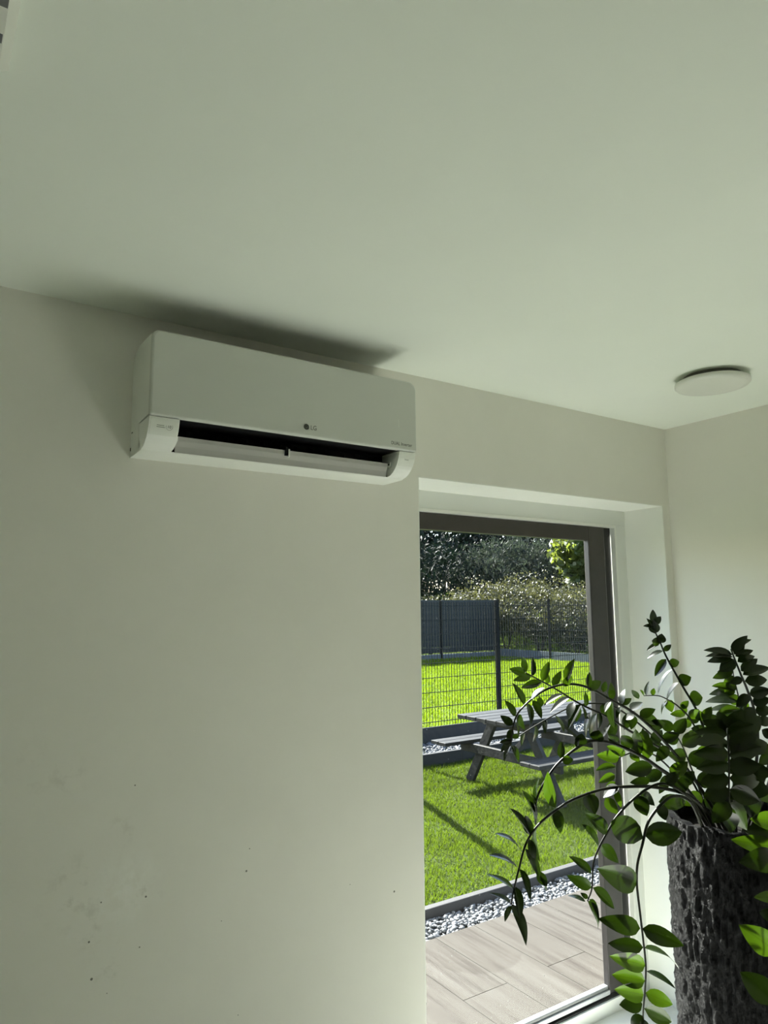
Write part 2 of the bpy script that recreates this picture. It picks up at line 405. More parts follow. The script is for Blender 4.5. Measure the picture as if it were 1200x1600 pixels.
def wall_back():
    bm = bmesh.new()
    # jambs, lintel: outer solid ring with the opening; the opening reaches the floor
    box_into(bm, RX0-0.2, XL, 0, WT, -0.12, H)
    box_into(bm, XL, XR, 0, WT, ZT, H)
    box_into(bm, XR, 0.25, 0, WT, -0.12, H)
    bmesh.ops.remove_doubles(bm, verts=bm.verts, dist=1e-5)
    return tag(bm_obj('wall_back', bm, M['wall_back']), kind='structure')
wall_back()
tag(box('wall_right', 0, 0.25, RY0-0.2, 0, -0.12, H, M['wall']), kind='structure')
tag(box('wall_left', RX0-0.2, RX0, RY0-0.2, 0, -0.12, H, M['side_wall']), kind='structure')
tag(box('wall_front', RX0, 0, RY0-0.2, RY0, -0.12, H, M['dark_wall']), kind='structure')
bmf_ = bmesh.new()
box_into(bmf_, RX0-0.2, 0.25, RY0-0.2, 0, -0.12, 0); box_into(bmf_, XL, XR, 0, RV+.006, -0.12, 0)
tag(bm_obj('floor', bmf_, M['floor']), kind='structure')
tag(box('ceiling', RX0-0.2, 0.25, RY0-0.2, WT, H, H+0.2, M['ceiling']), kind='structure')
# plaster lining of the opening
lin = bmesh.new()
box_into(lin, XL+.002, XR-.002, 0.001, RV, ZT-0.004, ZT+.002)
box_into(lin, XR-0.004, XR+.002, 0.001, RV, 0, ZT-.004)
box_into(lin, XL-.002, XL+0.004, 0.001, RV, 0, ZT-.004)
tag(bm_obj('trim_1', lin, M['reveal']), kind='structure')

# ------------------------------------------------------------------ glazed door
door = empty('door_1', (XL, RV, 0), kind='structure')
door['label'] = 'tall glazed terrace door with white outer frame and anthracite sash'
FW = 0.076
xi0, xi1, zi1 = XL+FW, XR-FW, ZT-FW
box('frame_head', XL, XR, RV, RV+.085, zi1, ZT, M['upvc'], door, 0.003)
box('frame_jamb', XR-FW, XR, RV, RV+.085, 0.0, zi1, M['upvc'], door, 0.003)
box('frame_jamb', XL, XL+FW, RV, RV+.085, 0.0, zi1, M['upvc'], door, 0.003)
box('threshold', xi0, xi1, RV-.005, RV+.085, -0.02, 0.055, M['upvc'], door, 0.003)
bd = bmesh.new(); t = 0.011
ox, oy, oz = door.location
box_into(bd, xi0-ox, xi1-ox, -0.004, .02, zi1-t, zi1+.001); box_into(bd, xi1-t-ox, xi1+.001-ox, -0.004, .02, .055, zi1-t); box_into(bd, xi0-.001-ox, xi0+t-ox, -0.004, .02, .055, zi1-t)
bm_obj('bead', bd, M['bead'], door)
sx0, sx1, sz1 = xi0+t, xi1-t, zi1-t
box('gasket', sx1-.052, sx1, RV+.024, RV+.05, 0.05, sz1, M['gasket'], door)
box('sash_stile', sx1-.165, sx1-.052, RV+.016, RV+.046, 0.065, sz1, M['sash'], door, 0.004)
box('sash_stile', sx0, sx0+.07, RV+.016, RV+.046, 0.065, sz1, M['sash'], door, 0.004)
box('sash_top_rail', sx0+.07, sx1-.165, RV+.016, RV+.046, sz1-.068, sz1, M['sash'], door, 0.004)
box('sash_bottom_rail', sx0+.07, sx1-.165, RV+.020, RV+.046, 0.060, 0.098, M['alu_dark'], door, 0.004)
box('rail_gasket', sx0, sx1, RV+.004, RV+.026, 0.050, 0.061, M['gasket'], door)
box('rail_bead', sx0+.07, sx1-.165, RV+.012, RV+.020, 0.066, 0.084, M['alu'], door, .002)
box('glass_pane', sx0+.065, sx1-.160, RV+.031, RV+.035, 0.092, sz1-.062, M['glass'], door)

# ------------------------------------------------------------------ air conditioner
AX, AZ, AW = -2.433, 2.1246, 0.837
ac = empty('air_conditioner', (AX, 0, AZ), 'white wall-mounted split air conditioner indoor unit with open outlet flap', 'air conditioner')
G = -0.001
body_prof = [(0.001, 0), (.112, 0), (.119, .003), (.100, .013), (.085, .04), (.085, .080), (.178, .083), (.178, .299), (.06, .303), (.022, .293), (.001, .272)]
extrude_profile('body', body_prof, 0, AW, M['ac'], ac)
liner = [(.1185, .0045), (.101, .0145), (.0865, .04), (.0865, .0785), (.177, .0815)]
CAPL, CAPR = 0.078, 0.062
# dark liner of the outlet, a thin folded sheet
lv = liner + [(d-.0008, z+.0006) for d, z in reversed(liner)]
extrude_profile('outlet_liner', liner + [(.0870+.09, .0822), (.086, .0792), (.086, .04), (.1003, .0139), (.1180, .0040)], CAPL, AW-CAPR, M['black'], ac)
cap_prof = [(.086, .012), (.119, .0032), (.134, .0065), (.149, .0135), (.163, .025), (.174, .039), (.182, .055), (.1865, .0725), (.1868, .0765), (.086, .0765)]
for x0, x1 in ((0.0, CAPL), (AW-CAPR, AW)):
    c = extrude_profile('end_cap', cap_prof, x0, x1, M['ac_cap'], ac)
    lp = [(.1700, .0325), (.174, .039), (.182, .055), (.1865, .0725)]
    lp2 = lp + [(d+.0012, z-.0004) for d, z in reversed(lp)]
    extrude_profile('cap_label', lp2, x0+.004, x1-.003, M['ac_label'], c)
# front panel: rounded slab
def rounded_rect(x0, x1, z0, z1, rs, n=8):
    pts = []
    for (cx, cz, a0, r) in ((x0+rs[0], z0+rs[0], 180, rs[0]), (x1-rs[1], z0+rs[1], 270, rs[1]), (x1-rs[2], z1-rs[2], 0, rs[2]), (x0+rs[3], z1-rs[3], 90, rs[3])):
        for k in range(n+1):
            a = math.radians(a0+90*k/n); pts.append((cx+r*math.cos(a), cz+r*math.sin(a)))
    return pts
def slab(name, outline, d0, d1, m, parent, inset=0.004):
    n = len(outline); bm = bmesh.new()
    cx = sum(p[0] for p in outline)/n; cz = sum(p[1] for p in outline)/n
    def ring(d, s):
        r = []
        for x, z in outline:
            r.append(bm.verts.new((x - math.copysign(min(s, abs(x-cx)), x-cx), -d, z - math.copysign(min(s, abs(z-cz)), z-cz))))
        return r
    R = [ring(d0, 0), ring(d1-inset*.9, 0), ring(d1-inset*.3, inset*.35), ring(d1, inset)]
    for a, b in zip(R[:-1], R[1:]):
        for i in range(n): bm.faces.new((a[i], a[(i+1) % n], b[(i+1) % n], b[i]))
    bm.faces.new(R[0][::-1]); bm.faces.new(R[-1])
    return bm_obj(name, bm, m, parent)
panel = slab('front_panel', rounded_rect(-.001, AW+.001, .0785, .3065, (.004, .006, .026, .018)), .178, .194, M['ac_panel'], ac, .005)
text_obj('logo_lettering', 'LG', .0190, (.4395+.0165, -.1942, .1000), M['print'], panel, sx=0.9)
bmc = bmesh.new()
ring = [bmc.verts.new((.0088*math.cos(2*math.pi*k/28), -.0003, .0088*math.sin(2*math.pi*k/28))) for k in range(28)]
ring2 = [bmc.verts.new((.0060*math.cos(2*math.pi*k/28), -.0004, .0060*math.sin(2*math.pi*k/28))) for k in range(28)]
for k in range(28): bmc.faces.new((ring[k], ring[(k+1) % 28], ring2[(k+1) % 28], ring2[k]))
bmc.faces.new(ring2)
lb = bm_obj('logo_badge', bmc, M['print'], panel); lb.location = (.4395+.0035, -.1941, .1065)
bmf = bmesh.new(); 
for (a, b_, w) in (((-.002, .003), (-.002, -.003), .0012), ((-.002, -.003), (.001, -.003), .0012), ((.0035, 0), (.0065, 0), .0012)):
    beam_into(bmf, (a[0], -.0008, a[1]), (b_[0], -.0008, b_[1]), .0006, w)
lf = bm_obj('badge_mark', bmf, M['print_light'], panel); lf.location = lb.location
text_obj('series_lettering', 'DUAL Inverter', .0150, (AW-.098, -.1942, .0925), M['print'], panel, sx=0.86)
box('indicator', AX+AW-.070, AX+AW-.0685, -.1946, -.1938, AZ+.150, AZ+.176, M['ac_label'], ac)
# flap
vane = [(.1125, .0030), (.1185, .0030), (.1215, .020), (.1275, .034), (.1300, .0455), (.1265, .0455), (.1235, .034), (.1170, .020)]
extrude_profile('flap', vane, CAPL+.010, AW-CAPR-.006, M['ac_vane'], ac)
box('top_grille', AX+.02, AX+AW-.02, -.172, -.030, AZ+.2995, AZ+.3050, M['black'], ac)  # unseen dark intake top, added to deepen the shadow on the ceiling
px = on_y(447, 705, -.127)[0]-AX
hz = box('flap_hinge', AX+px-.005, AX+px+.005, -.133, -.118, AZ+.030, AZ+.056, M['black'], ac, .001)
box('flap_arm', AX+px+.005, AX+px+.010, -.134, -.121, AZ+.026, AZ+.050, M['ac_cap'], ac, .001)
def disc(name, c, r, h, axis, m, parent, seg=20):
    a = Vector(c); b_ = a + Vector(axis)*h
    vs, fs = tube_mesh([a, b_], r, seg); return mesh_obj(name, vs, fs, m, parent)
disc('flap_pivot', (AW-CAPR-.001, -.136, .040), .009, .006, (-1, 0, 0), M['ac_cap'], ac)
disc('pivot_hole', (AW-CAPR-.0065, -.136, .040), .003, .002, (-1, 0, 0), M['black'], ac)
extrude_profile('flap_pivot_arm', [(.112, .012), (.148, .030), (.150, .040), (.118, .046)], CAPL+.002, CAPL+.008, M['ac_cap'], ac)
# vertical air vanes inside the outlet
for k in range(12):
    xk = CAPL+.05+k*(AW-CAPL-CAPR-.1)/11
    extrude_profile('air_vane', [(.088, .030), (.108, .034), (.118, .062), (.088, .074)], xk, xk+.0025, M['black'], ac)
# seams and side clips on the left flank
box('side_clip', AX-.0008, AX+.001, -.022, -.012, AZ+.066, AZ+.069, M['print'], ac)
box('side_screw', AX-.0008, AX+.001, -.008, -.003, AZ+.018, AZ+.027, M['black'], ac)
# cap prints
def cap_print(name, s, size, x, d, z, sx=1.0, m='print'):
    rx = math.pi/2 - 0.42
    return text_obj(name, s, size, (x, -d, z), M[m], ac, rot=(math.pi/2+0.42, 0, 0), sx=sx)
cap_print('cap_lettering', '10', .0105, .047, .1822, .0505)
bm10 = bmesh.new()
for k in range(16):
    a0 = math.radians(-200+k*14.5); a1 = math.radians(-200+(k+1)*14.5)
    beam_into(bm10, (.0085*math.cos(a0), 0, .0085*math.sin(a0)), (.0085*math.cos(a1), 0, .0085*math.sin(a1)), .0004, .0010, (0, 1, 0))
ob10 = bm_obj('cap_wreath', bm10, M['print'], ac); ob10.location = (.0525, -.1832, .0540); ob10.rotation_euler = (0.42, 0, 0)
for dz, L_ in ((0.0, .019), (-.0042, .021)):
    o_ = box('cap_print_line', AX+.020, AX+.020+L_, -.0006, 0.0, AZ-.0008, AZ+.0008, M['print_light'], ac)
    o_.location = (0, -(.1836+dz*.42), .0555+dz)
cap_print('cap_lettering', 'ThinQ', .0062, AW-.040, .1815, .0500, 1.0, 'print_light')

# ------------------------------------------------------------------ ceiling lamp and ceiling fixture
lc = CAM + ray(1113, 601)*((H-.030-CAM[2])/ray(1113, 601)[2])
lamp = empty('ceiling_lamp', (lc[0], lc[1], H), 'flat round white ceiling lamp, switched off, near the right wall', 'lamp')
vs, fs = tube_mesh([(0, 0, -.0005), (0, 0, -.020)], [.098, .098], 40); mesh_obj('lamp_base', vs, fs, M['lamp_base'], lamp)
vs, fs = tube_mesh([(0, 0, -.018), (0, 0, -.021), (0, 0, -.031), (0, 0, -.036), (0, 0, -.038)], [.120, .127, .127, .122, .100], 56)
mesh_obj('lamp_diffuser', vs, fs, M['lamp'], lamp, True)

fx = empty('ceiling_vent', (-3.0, -1.25, H), 'white slotted ceiling vent in the top left corner of the photo', 'vent')
bm = bmesh.new()
lo_ = ((-.150, -.38), (.150, -.38), (.150, .385), (-.150, .385)); hi_ = ((-.165, -.395), (.165, -.395), (.165, .415), (-.165, .415))
r0 = [bm.verts.new((x, y, -.0005)) for x, y in hi_]; r1 = [bm.verts.new((x, y, -.004)) for x, y in hi_]; r2 = [bm.verts.new((x, y, -.035)) for x, y in lo_]
for a_, b_ in ((r0, r1), (r1, r2)):
    for i in range(4): bm.faces.new((a_[i], a_[(i+1) % 4], b_[(i+1) % 4], b_[i]))
bm.faces.new(r2); bm.faces.new(r0[::-1]); bm_obj('vent_body', bm, M['fixture'], fx)
box('vent_slot', -3.14, -2.8515, -.947, -.929, H-.0358, H-.0345, M['slot'], fx)
for k in range(6):
    y1 = -.999 - k*.10
    box('vent_slot', -3.14, -2.8505, y1-.075, y1, H-.0358, H-.0345, M['slot'], fx)

# ------------------------------------------------------------------ terrace, gravel, boards, lawn
ZTER, ZG, ZLAWN = -0.03, -0.145, -0.10
YG0, YG1 = 1.24, 1.61
ter = empty('terrace', (0, WT, ZTER-.10), kind='structure')
ter['label'] = 'terrace paved with pale wood-look planks outside the door'
box('terrace_slab', -4.2, 5.2, WT-.06, YG0-.004, ZTER-.14, ZTER-.014, M['plinth'], ter)
TWd = 0.267; n0 = -14
tile_cache = {}
for k in range(n0, 20):
    x0 = -0.730 + k*TWd
    ys = [WT-.055, 0.69, YG0] if k % 2 == 0 else [WT-.055, YG0]
    for a, b_ in zip(ys[:-1], ys[1:]):
        key = (round(a, 3), round(b_, 3))
        if key not in tile_cache:
            bm = bmesh.new(); box_into(bm, .0012, TWd-.0012, .0012, b_-a-.0012, -.014, 0, .0012)
            bmesh.ops.recalc_face_normals(bm, faces=bm.faces)
            me = bpy.data.meshes.new('tile'); bm.to_mesh(me); bm.free(); me.materials.append(M['tile']); tile_cache[key] = me
        o = bpy.data.objects.new('tile', tile_cache[key]); o.location = (x0-ter.location.x, a-ter.location.y, ZTER-ter.location.z); link(o, ter)
# outer sill of the door opening
tag(box('trim_2', XL, XR, RV+.09, WT+.02, -0.10, 0.0, M['alu']), kind='structure')

def ico():
    bm = bmesh.new(); bmesh.ops.create_icosphere(bm, subdivisions=1, radius=1.0)
    V = np.array([v.co[:] for v in bm.verts]); Fc = np.array([[v.index for v in f.verts] for f in bm.faces]); bm.free(); return V, Fc
IV, IF = ico()
def pebbles(name, x0, x1, y0, y1, z, n, smin, smax, label):
    k = len(IV); S = rng.uniform(smin, smax, n)
    sc = np.stack([S*rng.uniform(.8, 1.3, n), S*rng.uniform(.7, 1.0, n), S*rng.uniform(.5, .8, n)], 1)
    a = rng.uniform(0, 6.283, n); ca, sa = np.cos(a), np.sin(a); tl = rng.uniform(-.6, .6, n)
    P = IV[None]*sc[:, None, :]*(1+rng.uniform(-.16, .16, (n, k, 1)))
    X = P[..., 0]*ca[:, None]-P[..., 1]*sa[:, None]; Y = P[..., 0]*sa[:, None]+P[..., 1]*ca[:, None]; Z = P[..., 2]+tl[:, None]*P[..., 0]
    c = np.stack([rng.uniform(x0, x1, n), rng.uniform(y0, y1, n), z+rng.uniform(-.006, .018, n)], 1)
    V = np.stack([X, Y, Z], 2)+c[:, None, :]
    Fc = (IF[None]+(np.arange(n)*k)[:, None, None]).reshape(-1, 3)
    o = big_mesh(name, V.reshape(-1, 3), Fc, M['stone'])
    return tag(o, label, 'gravel', kind='stuff')
pebbles('gravel_bed', -1.6, 3.4, YG0+.012, YG1-.012, ZG+.02, 6500, .011, .019, 'loose white pebbles in the strip between terrace and lawn board')
tag(box('ground', -30, 60, -30, 70, -0.5, ZLAWN-.04, M['lawn']), kind='structure')

def board(name, x0, x1, y0, y1, z0, z1, m, label):
    r = empty(name, (x0, y0, z0), label, 'edging')
    n = max(1, round((x1-x0)/2.4)); L_ = (x1-x0)/n
    for k in range(n): box('board', x0+k*L_+.002, x0+(k+1)*L_-.002, y0, y1, z0, z1, m, r, .004)
    return r
board('lawn_edging', -3.0, 7.0, YG1, YG1+.05, -0.24, -0.06, M['kerb'], 'dark edging board between pebble strip and lawn')
YK2, YK3 = 4.78, 6.03
board('gravel_edging', -2.0, 12.0, YK2, YK2+.06, -0.24, 0.038, M['kerb_far'], 'dark board behind the picnic table in front of the far pebbles')
board('fence_edging', -2.0, 14.2, YK3-.03, YK3+.02, -0.24, 0.085, M['kerb_far'], 'dark board at the foot of the near mesh fence')
pebbles('far_gravel_bed', 0.5, 9.0, YK2+.07, YK3-.04, -0.12, 8000, .016, .030, 'white pebbles in the bed under the near mesh fence')

# lawn soil surfaces
def lawn_patch(name, x0, x1, y0, y1, z):
    o = box(name, x0, x1, y0, y1, z-.10, z, M['meadow_ground' if 'meadow' in name else 'lawn']); return tag(o, kind='structure')
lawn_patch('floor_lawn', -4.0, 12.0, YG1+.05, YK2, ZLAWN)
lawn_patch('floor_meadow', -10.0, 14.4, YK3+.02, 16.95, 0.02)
def blades(name, n, x0, x1, y0, y1, z, h0, h1, w, label, m='grass'):
    x = rng.uniform(x0, x1, n); y = rng.uniform(y0, y1, n)
    h = rng.uniform(h0, h1, n)*(0.75+0.5*np.sin(x*3.1+1.3*np.sin(y*2.3))**2)
    a = rng.uniform(0, 6.283, n); lean = rng.uniform(.2, 1.0, n)*h; la = rng.uniform(0, 6.283, n)
    wx, wy = np.cos(a)*w/2, np.sin(a)*w/2
    b0 = np.stack([x-wx, y-wy, np.full(n, z)], 1); b1 = np.stack([x+wx, y+wy, np.full(n, z)], 1)
    tp = np.stack([x+np.cos(la)*lean, y+np.sin(la)*lean, z+h], 1)
    V = np.stack([b0, b1, tp], 1).reshape(-1, 3)
    return tag(big_mesh(name, V, np.arange(3*n).reshape(-1, 3), M[m]), label, 'grass', kind='stuff')
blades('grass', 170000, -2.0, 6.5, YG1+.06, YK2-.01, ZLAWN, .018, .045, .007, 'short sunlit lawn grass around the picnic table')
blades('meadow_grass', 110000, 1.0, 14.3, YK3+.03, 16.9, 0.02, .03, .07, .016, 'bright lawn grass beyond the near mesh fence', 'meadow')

# ------------------------------------------------------------------ picnic table
TX0, TX1, TYC, TZ = 1.74, 3.62, 3.36, ZLAWN
tb = empty('picnic_table', (TX0, TYC, TZ), 'weathered grey wooden picnic table with attached benches on the lawn', 'picnic table')
for k in range(5):
    y0 = TYC-.36+k*.1455
    box('table_plank', TX0, TX1, y0+.006, y0+.1365, TZ+.712, TZ+.750, M['wood'], tb, .004)
for s in (-1, 1):
    for k in range(2):
        yc = TYC+s*.655+(k-.5)*.125
        box('bench_plank', TX0-.02, TX1+.02, yc-.058, yc+.058, TZ+.405, TZ+.440, M['wood'], tb, .004)
for x in (TX0+.34, TX1-.34):
    bm = bmesh.new(); beam_into(bm, (x-TX0, -.70, .36), (x-TX0, .70, .36), .045, .09, bev=.003); bm_obj('bench_beam', bm, M['wood'], tb)
    bm = bmesh.new(); beam_into(bm, (x-TX0, -.33, .667), (x-TX0, .33, .667), .045, .085, bev=.003); bm_obj('top_beam', bm, M['wood'], tb)
    for s in (-1, 1):
        bm = bmesh.new(); beam_into(bm, (x-TX0+.046, s*.64, 0.0), (x-TX0+.046, s*.22, .71), .045, .10, up=(0, 1, 0), bev=.003); bm_obj('leg', bm, M['wood'], tb)
for k, s in enumerate((-1, 1)):
    bm = bmesh.new(); xa = .34 if s < 0 else TX1-TX0-.34
    beam_into(bm, (xa-s*.03, 0, .34), (xa-s*.52, 0, .69), .07, .045, bev=.003); bm_obj('brace', bm, M['wood'], tb)

# slim garden post whose shadow falls across the lawn
pg = empty('garden_post', (1.30, 3.97, ZLAWN), 'slim leaning wooden garden post left of the picnic table', 'post')
bm = bmesh.new(); beam_into(bm, (.02, 0, -.05), (-.59, .03, 1.58), .07, .07, up=(0, 1, 0), bev=.005); bm_obj('shaft', bm, M['wood'], pg)
bm = bmesh.new(); beam_into(bm, (-.586, .03, 1.57), (-.602, .031, 1.61), .085, .085, up=(0, 1, 0), bev=.008); bm_obj('cap', bm, M['wood'], pg)

# ------------------------------------------------------------------ fences
def wire_panel(L_, h, pitch, hor, wv, wh):
    "bar mesh panel along local x, z up"
    V = []; Fc = []
    def bar(a, b_, r, ax):
        i = len(V)
        for p in (a, b_):
            for q_ in ((-r, -r), (r, -r), (r, r), (-r, r)):
                V.append((p[0]+q_[0], p[1]+q_[1], p[2]) if ax == 'z' else (p[0], p[1]+q_[0], p[2]+q_[1]))
        for k in range(4): Fc.append((i+k, i+(k+1) % 4, i+4+(k+1) % 4, i+4+k))
    n = int(L_/pitch)
    for k in range(n+1):
        x = k*L_/n; bar((x, 0, .02), (x, 0, h), wv, 'z')
    for z in hor:
        bar((0, -wv-wh, z), (L_, -wv-wh, z), wh, 'x'); bar((0, wv+wh, z), (L_, wv+wh, z), wh, 'x')
    return np.array(V), np.array(Fc)
def fence(name, p0, direction, npan, L_, h, z0, label, post_w=.06, wv=.0025, wh=.003, plinth=None, screen=False, extra=0.0):
    r = empty(name, (p0[0], p0[1], z0), label, 'fence')
    r.rotation_euler = (0, 0, math.atan2(direction[1], direction[0]))
    V, Fc = wire_panel(L_-.06, h, .05, [.10+.2*k for k in range(int((h-.1)/.2)+1)], wv, wh)
    pm = None
    for k in range(npan):
        if pm is None:
            o = big_mesh('mesh_panel', V, Fc, M['wire'], r); pm = o.data
        else:
            o = link(bpy.data.objects.new('mesh_panel', pm), r)
        o.location = (k*L_+.03, 0, plinth or 0)
    bm = bmesh.new(); box_into(bm, -post_w/2, post_w/2, -.03, .03, -.1, h+.03+(plinth or 0), .004); p_ = bm_obj('post', bm, M['post'], r)
    for k in range(1, npan+1):
        q_ = link(bpy.data.objects.new('post', p_.data), r); q_.location = (k*L_, 0, 0)
    if plinth:
        bm = bmesh.new(); box_into(bm, .035, L_-.035, -.025, .025, -.1, plinth, .004); b_ = bm_obj('plinth_board', bm, M['plinth'], r)
        for k in range(1, npan):
            q_ = link(bpy.data.objects.new('plinth_board', b_.data), r); q_.location = (k*L_, 0, 0)
    if screen:
        ns = int((h-.1)/.2); bm = bmesh.new(); box_into(bm, .035, L_-.035, -.004, .004, .004, .196, .001); s_ = bm_obj('screen_strip', bm, M['screen'], r)
        s_.location = (0, .006, (plinth or 0)+.04)
        for k in range(npan):
            for j in range(ns+1):
                if k == 0 and j == 0: continue
                q_ = link(bpy.data.objects.new('screen_strip', s_.data), r); q_.location = (k*L_, .006, (plinth or 0)+.04+j*.1955)
    return r
PX775 = float(on_y(777, 1000, 6.08)[0])
fence('mesh_fence', (PX775-2.5*2, 6.08), (1, 0), 5, 2.5, 1.76, .04, 'near anthracite bar mesh fence beyond the picnic table', wv=.0030, wh=.0038)
fence('screen_fence', (14.45-2.5*5, 17.0), (1, 0), 5, 2.5, 1.75, -.04, 'far fence with dark privacy strips and grey concrete base', plinth=.22, screen=True)
fence('side_fence', (14.5, 17.0-2.5*4), (0, 1), 4, 2.5, 1.68, -.04, 'far side mesh fence with grey concrete base and open view of brambles', plinth=.32, post_w=.07)

# ------------------------------------------------------------------ bank behind the fences
def bank_height(s):
    return 0.05 + 2.6*np.clip((s-3.0)/9.0, 0, 1)**1.1
E1 = np.array([.68, .733]); E2 = np.array([.733, -.68]); O2 = np.array([14.5, 17.0])
ns, nt_ = 36, 60
S = np.linspace(0.2, 34, ns); T = np.linspace(-26, 22, nt_)
V = []
for i, s in enumerate(S):
    for j, t_ in enumerate(T):
        s_eff = s - 0.0*abs(t_)
        p = O2 + E1*s + E2*t_
        # keep clear of the gardens: drop below the lawn inside the fences
        inside = (p[0] < 14.7 and p[1] < 17.2)
        z = bank_height(s_eff) + .18*math.sin(p[0]*.9)*math.cos(p[1]*.7)*min(1, s/6)
        V.append((p[0], p[1], -0.3 if inside else z-.06))
Fc = np.array([(i*nt_+j, i*nt_+j+1, (i+1)*nt_+j+1, (i+1)*nt_+j) for i in range(ns-1) for j in range(nt_-1)])
tag(big_mesh('ground_bank', np.array(V), Fc, M['meadow_ground'], smooth=True), kind='structure')

def leaf_cloud(n, size, aspect, c, r, shell=0.35, droop=0.0, up=0.0):
    "n leaf quads in an ellipsoid, denser near its skin, lumpy"
    d = rng.normal(size=(n, 3)); d /= np.linalg.norm(d, axis=1)[:, None]
    rad = (shell + (1-shell)*rng.uniform(0, 1, n)**.5)
    lump = 1 + .22*np.sin(d[:, 0]*5.3+c[0])*np.sin(d[:, 1]*4.7+c[1]) + .15*np.sin(d[:, 2]*7.1+d[:, 0]*6)
    P = d*(rad*lump)[:, None]*np.array(r)
    a = rng.normal(size=(n, 3)); a[:, 2] += up; a /= np.linalg.norm(a, axis=1)[:, None]
    b_ = np.cross(a, rng.normal(size=(n, 3))); b_ /= np.linalg.norm(b_, axis=1)[:, None]
    sz = size*rng.uniform(.6, 1.4, n)[:, None]
    return np.stack([P-a*sz*.5, P+b_*sz*aspect*.5, P+a*sz*.5, P-b_*sz*aspect*.5], 1).reshape(-1, 3)
def bush(name, pix, t_, r, n, size, aspect, m, label, cat, group, trunk=None, ground=None, up=0.0, shell=.35):
    c = at(pix[0], pix[1], t_)
    s = (c[:2]-O2)@E1; gz = float(bank_height(max(s, 0)))-.1 if ground is None else ground
    root = empty(name, (c[0], c[1], gz), label, cat, group)
    V = leaf_cloud(n, size, aspect, c, r, shell, up=up); V[:, 2] += c[2]-gz
    V[:, 2] = np.maximum(V[:, 2], 0.02)
    big_mesh('foliage', V, np.arange(len(V)).reshape(-1, 4), m, root)
    hh = c[2]-gz
    if trunk:
        pts = [(0, 0, -.1), (.08*hh*.3, .03, hh*.35), (0, .05, hh*.75), (.1, 0, hh+r[2]*.5)]
        vs, fs = tube_mesh(catmull(pts, 3), np.linspace(trunk, trunk*.35, 10), 8); mesh_obj('trunk', vs, fs, M['bark'], root, True)
        for k in range(5):
            a = k*1.256+c[0]; q0 = np.array([0, .04, hh*(.45+.1*k)]); q1 = q0+np.array([math.cos(a)*r[0]*.6, math.sin(a)*r[1]*.6, r[2]*.35])
            vs, fs = tube_mesh([q0, (q0+q1)/2+np.array([0, 0, .1]), q1], [trunk*.4, trunk*.28, trunk*.12], 6); mesh_obj('branch', vs, fs, M['bark'], root, True)
    else:
        for k in range(4):
            a = k*1.57+c[1]; q1 = np.array([math.cos(a)*r[0]*.5, math.sin(a)*r[1]*.5, hh+r[2]*.4])
            vs, fs = tube_mesh([(0, 0, -.1), q1*np.array([.5, .5, .6]), q1], [.035, .025, .012], 6); mesh_obj('branch', vs, fs, M['bark'], root, True)
    return root
G1, G2, G3 = 'bramble heaps on the bank', 'wispy shrubs on the bank', 'trees behind the bank'
for (u, v, t_, r, n, lab) in (
    (672, 968, 27.0, (1.5, 1.5, .75), 2600, 'low bramble heap showing above the left end of the dark screen'),
    (728, 961, 28.0, (1.6, 1.6, .95), 3200, 'bramble heap behind the middle of the dark screen fence'),
    (790, 952, 28.0, (1.8, 1.8, 1.25), 4200, 'pale sunlit bramble heap just right of the tall fence post'),
    (842, 955, 27.0, (1.7, 1.7, 1.25), 4200, 'pale bramble heap behind the far side fence post'),
    (900, 968, 25.5, (1.6, 1.6, 1.15), 4200, 'bramble heap beside the dark door stile'),
    (955, 965, 25.0, (1.8, 1.8, 1.3), 3000, 'bramble heap hidden behind the door stile'),
    (600, 955, 28.0, (1.8, 1.8, .8), 2000, 'bramble heap beyond the left door jamb')):
    bush('bramble_bush', (u, v), t_, r, int(n*1.7), .095, .6, M['bramble'], lab, 'bush', G1)
for (u, v, t_, r, n, lab) in (
    (690, 900, 33.0, (1.9, 1.9, 1.7), 3800, 'dark grey-green shrub at the left of the bank'),
    (752, 905, 33.0, (1.7, 1.7, 1.6), 3800, 'grey-green shrub left of the bank middle'),
    (803, 893, 32.0, (1.5, 1.5, 1.7), 3600, 'tall grey-green shrub at the middle of the bank'),
    (852, 897, 31.0, (1.5, 1.5, 1.6), 3600, 'grey-green shrub right of the bank middle'),
    (900, 905, 30.0, (1.4, 1.4, 1.5), 3400, 'grey-green shrub at the right under the bright tree'),
    (960, 895, 30.0, (1.8, 1.8, 1.7), 2400, 'grey-green shrub hidden behind the door stile'),
    (630, 895, 34.0, (2.0, 2.0, 1.9), 2400, 'grey-green shrub beyond the left door jamb')):
    bush('wispy_shrub', (u, v), t_, r, n, .22, .28, M['dark_tree' if u < 700 else 'shrub'], lab, 'shrub', G2, up=1.2)
